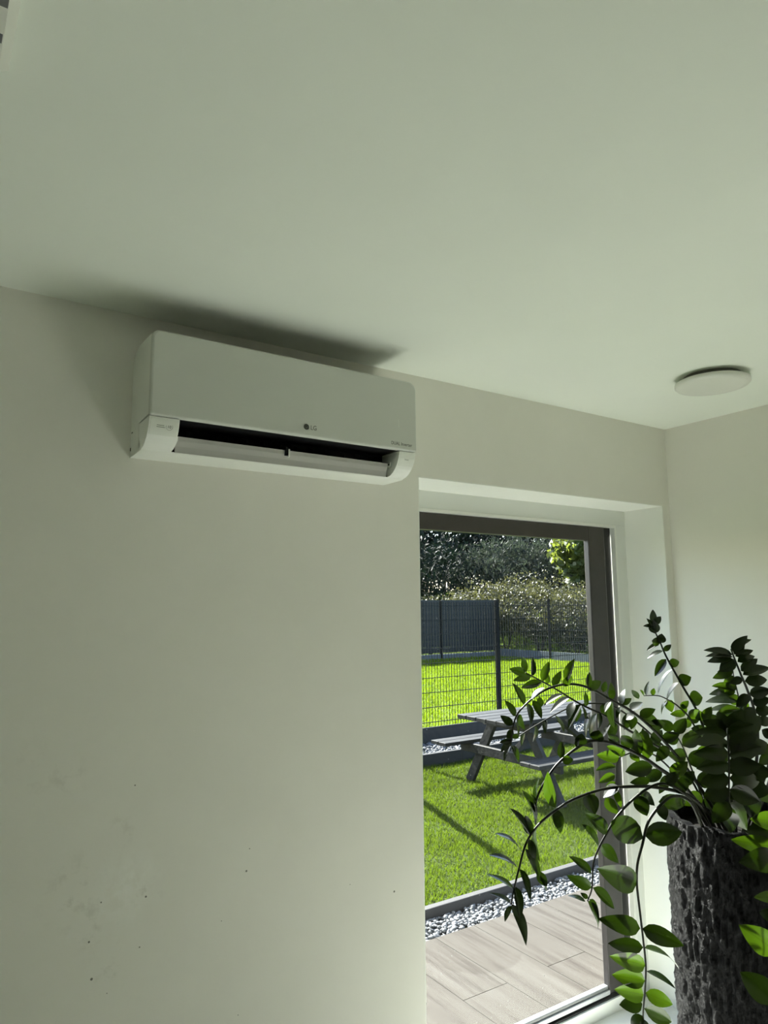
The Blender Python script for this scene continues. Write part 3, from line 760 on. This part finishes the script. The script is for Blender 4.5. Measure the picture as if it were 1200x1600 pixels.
for (u, v, t_, r, n, m, lab) in (
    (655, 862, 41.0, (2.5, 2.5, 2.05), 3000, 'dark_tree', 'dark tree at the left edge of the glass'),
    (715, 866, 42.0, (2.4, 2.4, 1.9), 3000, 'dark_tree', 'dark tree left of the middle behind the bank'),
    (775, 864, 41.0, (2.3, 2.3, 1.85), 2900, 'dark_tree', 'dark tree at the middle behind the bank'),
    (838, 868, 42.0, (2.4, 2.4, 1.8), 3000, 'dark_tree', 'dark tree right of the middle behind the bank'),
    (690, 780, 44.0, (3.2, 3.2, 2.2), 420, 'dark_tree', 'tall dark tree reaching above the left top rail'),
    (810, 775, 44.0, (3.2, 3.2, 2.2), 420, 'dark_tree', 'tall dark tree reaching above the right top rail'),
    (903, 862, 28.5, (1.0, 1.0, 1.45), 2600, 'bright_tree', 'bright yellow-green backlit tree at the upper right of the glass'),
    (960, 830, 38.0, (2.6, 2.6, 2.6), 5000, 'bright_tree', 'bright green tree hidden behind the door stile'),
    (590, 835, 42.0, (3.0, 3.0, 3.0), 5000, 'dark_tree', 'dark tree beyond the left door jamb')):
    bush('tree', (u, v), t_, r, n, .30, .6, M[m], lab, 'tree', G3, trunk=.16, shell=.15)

# the hedge and trees go on outside the glass
OUT = ('first to the left of', 'second to the left of', 'third to the left of', 'fourth to the left of', 'first to the right of', 'second to the right of')
for k, (x, y, z, r) in enumerate(((9.5, 24.5, 3.4, (2.6, 2.6, 2.9)), (5.0, 25.5, 3.7, (2.8, 2.8, 3.2)), (0.5, 25.0, 3.5, (2.7, 2.7, 3.0)), (-4.0, 26.0, 3.7, (2.8, 2.8, 3.2)), (28.0, 14.0, 3.6, (2.6, 2.6, 2.9)), (31.5, 9.5, 3.7, (2.7, 2.7, 3.0)))):
    d_ = np.array([x, y, z])-CAM; t_ = d_@_F
    bush('tree', (600+FPX*(d_@_R2)/t_, 800-FPX*(d_@_U2)/t_), t_, r, 3000, .30, .6, M['dark_tree'], 'dark tree beyond the fence, ' + OUT[k] + ' the glass', 'tree', 'trees outside the view', trunk=.16, ground=0.0, shell=.15)
for k, (x, y) in enumerate(((10.5, 19.5), (7.0, 20.0), (3.5, 19.6), (0.0, 20.0), (18.5, 11.0), (19.5, 7.5))):
    d_ = np.array([x, y, 1.2])-CAM; t_ = d_@_F
    bush('bramble_bush', (600+FPX*(d_@_R2)/t_, 800-FPX*(d_@_U2)/t_), t_, (1.7, 1.3, 1.15), 3000, .10, .6, M['bramble'], 'bramble heap beyond the fence, ' + OUT[k] + ' the glass', 'bush', 'brambles outside the view', ground=0.0)

# ------------------------------------------------------------------ planter
KT = 1.22                                    # depth of the whole plant against the traced stems
PT = 2.02*KT
pc = at(1162, 1285, PT)
PR, PZ = 0.212*KT, float(at(1040, 1275, PT)[2])
planter = empty('planter', (pc[0], pc[1], 0), 'tall round charcoal planter with rough bark-like relief in the corner', 'planter')
nu, nz = 260, 220
V = []
from mathutils import noise as mnoise
for j in range(nz+1):
    z = PZ*j/nz
    for i in range(nu):
        a = 2*math.pi*i/nu
        p = Vector((math.cos(a)*5.2, math.sin(a)*5.2, z*6.0))
        w = mnoise.turbulence(p*3.2+Vector((3, 1, 7)), 4, False, noise_basis='PERLIN_ORIGINAL')
        q_ = mnoise.noise(Vector((math.cos(a)*14+z*3, math.sin(a)*14, z*7)))
        rr = PR - .007 + .010*w + .004*q_
        zz = z + (.012*mnoise.noise(Vector((math.cos(a)*4, math.sin(a)*4, 9))) if j == nz else 0)
        V.append((rr*math.cos(a), rr*math.sin(a), zz))
top = len(V) - nu
for dr, dz in ((-.020, .002), (-.034, -.010), (-.036, -.10)):
    for i in range(nu):
        a = 2*math.pi*i/nu; b_ = V[top+i]; rr = PR+dr if dz < -.05 else math.hypot(b_[0], b_[1])+dr
        V.append((rr*math.cos(a), rr*math.sin(a), b_[2]+dz if dz > -.05 else PZ+dz))
rows = nz+1+3
Fc = np.array([(j*nu+i, j*nu+(i+1) % nu, (j+1)*nu+(i+1) % nu, (j+1)*nu+i) for j in range(rows-1) for i in range(nu)])
big_mesh('pot', np.array(V), Fc, M['planter'], planter, True)
vs = [(0, 0, PZ-.05)]; fs = []
for ring_, rr in enumerate((.09, PR-.030)):
    for i in range(40):
        a = 2*math.pi*i/40; vs.append((rr*math.cos(a), rr*math.sin(a), PZ-.055+.012*mnoise.noise(Vector((math.cos(a)*3, math.sin(a)*3, ring_*2.0)))))
fs += [(0, 1+i, 1+(i+1) % 40) for i in range(40)] + [(1+i, 41+i, 41+(i+1) % 40, 1+(i+1) % 40) for i in range(40)]
mesh_obj('soil', vs, fs, M['soil'], planter, True)

# ------------------------------------------------------------------ plant
plant = empty('zz_plant', (pc[0], pc[1], PZ-.05), 'large glossy dark green houseplant with arching leafy stems in the charcoal planter', 'plant')
def leaf_mesh(k, m):
    "unit leaf: x 0..1 along, y half width .5, folded and arched"
    NL = 8; V = []; Fc = []
    fold = (.10, .22, .05)[k]; arch = (.10, .02, .16)[k]
    for i in range(NL+1):
        s = i/NL
        w = (.5*(math.sin(math.pi*min(1, s**.80))**.75)*(1-.16*s)) if 0 < i < NL else .008
        zc = arch*math.sin(math.pi*s)*.55 - arch*.4*s*s
        for y, zf in ((-w, 1.0), (-w*.5, .35), (0, 0), (w*.5, .35), (w, 1.0)):
            V.append((s, y, zc + fold*abs(y)*(1 if zf else 0)))
    for i in range(NL):
        for j in range(4):
            a = i*5+j; Fc.append((a, a+1, a+6, a+5))
    me = bpy.data.meshes.new('leaf'); me.from_pydata(V, [], Fc); me.update()
    me.polygons.foreach_set('use_smooth', [True]*len(me.polygons)); me.materials.append(M[m]); return me
LEAF = [leaf_mesh(k, 'shade_leaf') for k in range(3)]; LIT_LEAF = [leaf_mesh(k, 'leaf') for k in range(3)]
BASE = (1128, 1300, 2.02)
# every stem: points (u, v, depth), thickness, leaves (base u, v, tip u, v, seen width)
STEMS = {
 'A': ([BASE, (1090, 1225, 2.03), (1040, 1175, 2.02), (984, 1142, 2.0), (951, 1121, 1.99), (907, 1100, 1.97), (864, 1074, 1.95), (821, 1051, 1.93)], .0062,
  [(821,1052,796,1045,13),(822,1049,817,1026,10),(832,1058,832,1026,8),(829,1059,802,1063,11),(845,1068,814,1075,12),(849,1064,858,1033,12),(855,1069,856,1052,7),
   (863,1070,877,1048,11),(891,1091,859,1114,17),(876,1087,849,1103,14),(909,1103,888,1139,13),(894,1100,888,1124,16),(924,1118,914,1152,14),(930,1117,921,1153,10),
   (910,1103,915,1123,12),(936,1108,936,1139,9),(913,1105,914,1080,7),(960,1127,954,1158,14),(975,1137,985,1112,14),(1005,1155,985,1178,16),(1020,1165,1035,1140,16)]),
 'B': ([(1135, 1298, 2.0), (1100, 1240, 1.98), (1067, 1193, 1.97), (1028, 1147, 1.95), (992, 1115, 1.94), (956, 1094, 1.92), (918, 1074, 1.9), (885, 1069, 1.88), (850, 1079, 1.86), (819, 1103, 1.84), (804, 1126, 1.83), (798, 1165, 1.83)], .0066,
  [(882,1075,894,1056,11),(884,1058,898,1029,12),(919,1073,921,1050,9),(918,1082,940,1064,14),(944,1076,947,1064,9),(954,1094,955,1066,10),(946,1096,947,1080,10),(952,1100,945,1113,12),
   (956,1100,959,1138,10),(972,1100,975,1077,13),(974,1099,987,1091,9),(988,1110,1004,1097,20),(998,1092,987,1078,9),(990,1117,978,1124,14),(969,1108,963,1123,9),(990,1122,986,1140,12),
   (1000,1115,1024,1108,14),(1002,1112,1032,1133,14),(829,1093,850,1074,15),(819,1099,801,1067,10),(805,1117,789,1094,10),(800,1132,782,1118,12),(825,1099,831,1132,9),(837,1096,847,1123,12),
   (813,1117,819,1140,10),(805,1127,810,1150,13),(798,1138,793,1159,10),(802,1156,780,1160,8),(797,1163,787,1190,6),(799,1165,811,1191,9),(800,1158,782,1175,9),
   (1016,1137,1040,1130,16),(1035,1155,1062,1147,16),(1045,1168,1025,1190,16)]),
 'C': ([(1122, 1302, 2.06), (1075, 1210, 2.06), (1020, 1150, 2.06), (965, 1107, 2.04), (930, 1099, 2.02), (895, 1104, 2.0), (861, 1120, 1.98), (825, 1141, 1.96), (811, 1150, 1.95)], .0045,
  [(835,1133,834,1159,8),(852,1123,852,1147,9),(864,1117,882,1144,14),(820,1144,814,1166,6),(845,1105,843,1088,10),(812,1150,797,1152,7),(905,1105,900,1128,12),(940,1100,948,1122,12),(985,1122,975,1140,12),(1012,1145,1000,1165,16),(1035,1165,1012,1172,15)]),
 'D': ([(1118, 1300, 1.98), (1075, 1235, 1.96), (1028, 1199, 1.94), (1001, 1181, 1.93), (962, 1163, 1.91), (930, 1157, 1.89), (907, 1165, 1.87), (878, 1187, 1.85), (859, 1209, 1.84), (843, 1237, 1.83), (837, 1258, 1.83), (837, 1288, 1.83)], .0078,
  [(931,1162,936,1141,20),(940,1148,954,1132,14),(907,1163,909,1146,17),(900,1166,904,1150,6),(874,1183,877,1158,11),(878,1190,896,1187,13),(968,1162,950,1148,14),(990,1161,970,1149,19),
   (1000,1178,992,1138,16),(1016,1182,1004,1138,20),(1017,1202,977,1206,23),(1032,1203,1007,1221,17),(1016,1219,984,1223,13),(838,1252,841,1215,6),(837,1287,827,1247,7),(838,1287,819,1234,9),
   (838,1270,831,1240,5),(1050,1215,1075,1190,20),(1065,1225,1085,1205,18),(1045,1212,1030,1240,14)]),
 'E': ([(1120, 1303, 1.95), (1098, 1262, 1.92), (1072, 1241, 1.9), (1024, 1230, 1.87), (984, 1229, 1.85), (943, 1233, 1.83), (900, 1247, 1.81), (871, 1264, 1.79), (841, 1289, 1.78), (822, 1318, 1.77), (811, 1357, 1.76), (803, 1390, 1.76), (799, 1412, 1.76)], .0068,
  [(966,1226,943,1246,25),(916,1240,930,1273,27),(946,1247,965,1272,17),(962,1240,971,1262,10),(868,1265,876,1302,16),(865,1261,853,1204,17),(829,1304,821,1273,15),(824,1305,797,1263,7),
   (838,1295,841,1346,9),(816,1333,776,1299,4),(809,1357,765,1334,6),(823,1328,846,1377,12),(829,1310,836,1345,12),(802,1388,762,1365,7),(812,1358,829,1408,10),(838,1362,856,1393,8),
   (840,1363,855,1385,14),(803,1385,813,1437,13),(799,1412,825,1477,14),(798,1412,763,1395,6),(799,1420,788,1440,8),(1029,1253,1074,1253,22),(1050,1236,1078,1218,20)]),
 'F': ([(1105, 1290, 1.94), (1075, 1245, 1.88), (1045, 1226, 1.85), (1023, 1227, 1.83), (996, 1243, 1.81), (965, 1274, 1.79), (949, 1300, 1.78), (936, 1324, 1.77), (927, 1350, 1.76), (925, 1387, 1.76), (918, 1408, 1.76)], .0056,
  [(949,1300,914,1271,19),(934,1322,909,1288,9),(944,1320,966,1348,18),(922,1365,889,1338,12),(923,1387,886,1368,17),(928,1387,960,1420,15),(918,1403,907,1395,7),(910,1410,887,1398,6),
   (918,1408,937,1453,9),(922,1407,937,1443,6),(996,1243,1011,1275,22),(1003,1238,1022,1258,16),(1040,1226,1062,1205,15)]),
 'G': ([(1098, 1292, 1.92), (1078, 1252, 1.85), (1052, 1244, 1.81), (1032, 1258, 1.78), (1013, 1284, 1.76), (1004, 1318, 1.75), (996, 1350, 1.74), (995, 1381, 1.74), (999, 1418, 1.74), (1004, 1460, 1.74), (1009, 1509, 1.74), (1008, 1545, 1.74), (1005, 1582, 1.74), (1006, 1604, 1.74)], .0058,
  [(1004,1308,951,1282,38),(994,1381,933,1357,36),(996,1450,936,1436,26),(1005,1450,1069,1478,25),(1003,1481,950,1474,21),(1006,1508,952,1494,24),(1006,1534,956,1523,25),(1002,1556,960,1546,24),
   (1000,1570,968,1570,22),(1008,1484,1063,1509,6),(1011,1518,1057,1544,8),(1010,1549,1052,1570,21),(1008,1575,1050,1597,22),(1005,1588,985,1604,17),(1005,1592,1010,1620,14),(1008,1307,1066,1300,33),
   (1032,1258,1040,1282,16)]),
 'H': ([(1075, 1230, 2.0), (1030, 1185, 1.99), (1000, 1172, 1.97), (981, 1178, 1.96), (966, 1186, 1.95), (963, 1207, 1.95), (962, 1225, 1.94), (966, 1245, 1.94)], .0036,
  [(976,1176,947,1166,14),(966,1182,932,1180,18),(960,1197,931,1204,11),(958,1210,935,1223,12),(962,1222,945,1235,10),(985,1174,1000,1190,12)]),
 'I': ([(1140, 1302, 2.1), (1118, 1200, 2.15), (1092, 1118, 2.17), (1067, 1073, 2.18), (1042, 1028, 2.19), (1032, 1005, 2.19), (1023, 985, 2.19), (1021, 968, 2.19)], .0058,
  [(1021,975,1020,952,10),(1023,976,1033,963,10),(1022,979,1005,978,6),(1022,992,1021,970,16),(1023,984,1010,966,7),(1032,1005,1034,990,14),(1031,1004,1018,1001,13),(1026,1007,1010,1017,6),(1034,1017,1011,1028,6),
   (1037,1017,1049,1007,8),(1039,1032,1023,1057,12),(1043,1040,1062,1034,13),(1048,1049,1026,1085,5),(1058,1068,1080,1058,18),(1058,1070,1040,1095,6),(1076,1095,1098,1090,22),(1090,1118,1072,1128,16),(1097,1130,1120,1118,18)]),
 'J': ([(1135, 1304, 2.06), (1115, 1200, 2.07), (1082, 1129, 2.08), (1060, 1104, 2.08), (1043, 1093, 2.08), (1028, 1087, 2.08), (1006, 1087, 2.08)], .0042,
  [(1010,1087,1014,1064,6),(1007,1087,1000,1078,9),(1018,1086,1022,1075,7),(1043,1093,1050,1113,14),(1043,1095,1032,1116,9),(1071,1113,1047,1116,11),(1064,1106,1076,1095,10),(1072,1114,1064,1098,9),
   (1078,1124,1092,1108,14),(1080,1128,1060,1134,12),(1090,1145,1072,1165,16),(1095,1155,1115,1135,18)]),
 'K': ([(1160, 1304, 1.98), (1178, 1220, 1.97), (1184, 1153, 1.95), (1179, 1112, 1.94), (1168, 1079, 1.93), (1158, 1055, 1.92), (1148, 1030, 1.92), (1142, 1014, 1.92)], .0066,
  [(1144,1024,1099,1016,10),(1143,1027,1102,1024,9),(1137,1028,1105,1034,13),(1143,1018,1168,993,15),(1150,1012,1174,999,10),(1152,1024,1177,1016,11),(1150,1022,1163,1003,14),(1148,1032,1124,1049,20),
   (1156,1034,1180,1024,12),(1160,1046,1184,1029,15),(1165,1054,1203,1043,16),(1166,1064,1200,1062,18),(1172,1085,1205,1078,18),(1160,1060,1140,1068,12),(1176,1100,1204,1092,17),(1180,1112,1206,1108,17),(1182,1125,1208,1128,15),
   (1170,1085,1150,1105,15),(1176,1105,1160,1130,16)]),
 'L': ([(1150, 1306, 2.06), (1160, 1200, 2.12), (1160, 1120, 2.14), (1152, 1081, 2.14), (1147, 1060, 2.14), (1144, 1040, 2.14)], .0042,
  [(1147,1048,1113,1060,13),(1146,1044,1121,1050,10),(1148,1068,1132,1082,15),(1148,1056,1130,1072,12),(1147,1079,1112,1072,11),(1145,1081,1108,1084,13),(1152,1098,1102,1095,13),(1152,1100,1137,1083,16),(1153,1106,1118,1117,13),
   (1154,1110,1106,1108,10),(1156,1116,1160,1092,7),(1158,1120,1168,1096,12),(1156,1112,1125,1130,14)]),
 'M': ([(1150, 1302, 1.94), (1146, 1210, 1.84), (1140, 1150, 1.74), (1137, 1140, 1.70), (1138, 1160, 1.65), (1139, 1200, 1.62), (1139, 1240, 1.61), (1141, 1275, 1.61)], .0055,
  [(1137,1147,1085,1143,16),(1138,1160,1083,1160,18),(1138,1178,1084,1178,20),(1138,1195,1088,1201,22),(1138,1213,1094,1223,24),(1138,1232,1099,1246,24),(1140,1252,1113,1286,22),
   (1138,1150,1178,1132,22),(1140,1165,1184,1148,22),(1140,1180,1190,1167,22),(1140,1197,1190,1196,24),(1140,1215,1190,1222,24),(1140,1235,1187,1252,24),(1140,1255,1167,1297,26),(1141,1268,1142,1300,22),
   (1139,1146,1122,1112,20),(1140,1146,1160,1108,22),(1139,1143,1098,1126,20)]),
 'P': ([(1145, 1304, 1.98), (1150, 1230, 1.90), (1152, 1170, 1.80), (1158, 1140, 1.74), (1165, 1150, 1.69), (1170, 1190, 1.66), (1172, 1235, 1.66)], .0050,
  [(1160,1145,1128,1120,24),(1163,1148,1188,1118,24),(1167,1160,1130,1165,26),(1168,1172,1200,1160,24),(1170,1190,1132,1205,26),(1171,1205,1204,1205,26),(1172,1222,1140,1248,26),(1172,1230,1202,1240,26),(1172,1236,1178,1282,26)]),
 'Q': ([(1112, 1300, 2.0), (1095, 1240, 2.0), (1078, 1195, 1.98), (1066, 1165, 1.96), (1052, 1140, 1.95)], .0045,
  [(1052,1142,1030,1125,16),(1056,1146,1072,1122,18),(1062,1156,1034,1152,18),(1067,1166,1095,1145,22),(1072,1180,1044,1178,20),(1078,1194,1108,1172,24),(1084,1210,1056,1218,20),(1090,1226,1118,1205,22),(1096,1242,1070,1258,20),(1102,1258,1128,1240,22)]),
 'R': ([(1125, 1300, 2.04), (1120, 1220, 2.06), (1105, 1160, 2.06), (1098, 1125, 2.06)], .0042,
  [(1099,1128,1085,1108,14),(1099,1126,1112,1104,14),(1102,1142,1080,1138,16),(1105,1155,1130,1140,18),(1110,1175,1086,1180,18),(1114,1190,1140,1178,20),(1118,1210,1094,1222,18)]),
 'N': ([(1170, 1304, 1.92), (1196, 1240, 1.84), (1210, 1230, 1.76), (1216, 1270, 1.68), (1214, 1340, 1.64), (1213, 1420, 1.62), (1213, 1500, 1.61), (1213, 1580, 1.61)], .0060,
  [(1214,1325,1143,1312,26),(1214,1345,1157,1347,34),(1213,1400,1178,1402,16),(1213,1490,1156,1446,36),(1213,1565,1156,1519,36),(1213,1430,1186,1425,18),(1205,1245,1170,1235,24),(1214,1285,1172,1280,26),(1214,1300,1160,1298,22)]),
 'S': ([(1175, 1304, 2.04), (1205, 1210, 2.06), (1235, 1140, 2.06), (1262, 1085, 2.06), (1285, 1050, 2.06)], .0055,
  [(1285,1050,1290,1020,14),(1280,1058,1262,1035,16),(1276,1065,1305,1052,16),(1266,1080,1242,1066,18),(1260,1092,1292,1085,18),(1250,1110,1226,1102,18),(1244,1122,1276,1120,20),(1236,1140,1212,1136,18),(1230,1152,1262,1155,20)]),
 'T': ([(1182, 1304, 2.0), (1230, 1240, 1.96), (1280, 1200, 1.92), (1325, 1195, 1.9), (1362, 1225, 1.88), (1385, 1270, 1.88)], .0058,
  [(1385,1270,1392,1310,14),(1378,1255,1405,1268,16),(1370,1240,1350,1272,18),(1355,1218,1384,1212,18),(1342,1206,1334,1240,18),(1325,1195,1346,1170,18),(1305,1196,1298,1228,18),(1285,1200,1296,1170,18),(1262,1212,1262,1244,18)]),
 'O': ([(1165, 1300, 2.0), (1195, 1215, 1.95), (1208, 1160, 1.9), (1212, 1125, 1.88)], .0055,
  [(1207,1165,1186,1175,16),(1204,1180,1186,1195,16),(1208,1150,1190,1140,16),(1200,1200,1180,1215,18)]),
}
SHINE = {(891,1091),(876,1087),(909,1103),(894,1100),(930,1117),(910,1103),(936,1108),(946,1096),(952,1100),(972,1100),(988,1110),(998,1092),(990,1117),(969,1108),
         (829,1093),(825,1099),(837,1096),(805,1127),(864,1117),(852,1123),(835,1133),(1010,1087),(1007,1087),(1043,1095),(966,1226),(916,1240),(940,1148),(924,1118)}   # leaves turned up to the sun
tocam = lambda p: (CAM-p)/np.linalg.norm(CAM-p)
lr = random.Random(11)
for key, (pts, rad, leaves) in STEMS.items():
    P3 = [at(p[0], p[1], p[2]*KT) for p in pts]; rad *= KT*.78
    curve = catmull(P3, 5); ro = np.array(plant.location)
    n = len(curve); radii = [rad*(1-.62*i/(n-1)) for i in range(n)]
    vs, fs = tube_mesh([c-ro for c in curve], radii, 7)
    st = mesh_obj('stem', vs, fs, M['stem'], plant, True)
    ts = np.array([(c-CAM)@_F for c in curve])
    us = np.array([600+FPX*((c-CAM)@_R2)/((c-CAM)@_F) for c in curve]); vvs = np.array([800-FPX*((c-CAM)@_U2)/((c-CAM)@_F) for c in curve])
    for (u0, v0, u1, v1, w) in leaves:
        i = int(np.argmin((us-u0)**2+(vvs-v0)**2)); t0 = ts[i]
        b0 = curve[i]*.6+at(u0, v0, t0)*.4 if (us[i]-u0)**2+(vvs[i]-v0)**2 < 200 else at(u0, v0, t0)
        lpx = math.hypot(u1-u0, v1-v0); Lm = lpx/FPX*t0
        dt = lr.uniform(-.45, .45)*Lm
        b1 = at(u1, v1, t0+dt)
        ax = b1-b0; L_ = np.linalg.norm(ax); ax /= L_
        wm = w/FPX*t0*(1.3 if key == 'M' else 1.15); W = max(wm, min(.44*L_, .048))
        nv = tocam(b0); nv = nv-ax*(nv@ax); nv /= np.linalg.norm(nv)
        sd = np.cross(nv, ax)
        ang = math.acos(min(1, wm/W)); s_ = 1 if (sd[2]*1.0 + lr.uniform(-.2, .2)) > 0 else -1
        ang *= -s_
        # tilt the blade so that its upper face looks up
        side = sd*math.cos(ang)+nv*math.sin(ang); nrm = np.cross(ax, side)
        if (u0, v0) in SHINE:
            hv = np.array(_sd)+tocam(b0); hv /= np.linalg.norm(hv); hv = hv+np.array([lr.uniform(-.15, .15) for _ in range(3)])
            nrm = hv-ax*(hv@ax); nrm /= np.linalg.norm(nrm); side = np.cross(nrm, ax)
        if nrm[2] < 0: side, nrm = -side, -nrm
        is_lit = key in 'HLJ' or (key in 'GNQR' and lr.random() < .45) or (key in 'ABCDEF' and (u0, v0) not in SHINE and lr.random() < .16)  # stems taken as sunlit get the lit copy, some others at random
        o = bpy.data.objects.new('leaf', (LIT_LEAF if is_lit else LEAF)[lr.randrange(3)])
        Mx = Matrix(((ax[0]*L_, side[0]*W, nrm[0]*L_, b0[0]-ro[0]), (ax[1]*L_, side[1]*W, nrm[1]*L_, b0[1]-ro[1]), (ax[2]*L_, side[2]*W, nrm[2]*L_, b0[2]-ro[2]), (0, 0, 0, 1)))
        link(o, st); o.matrix_local = Mx
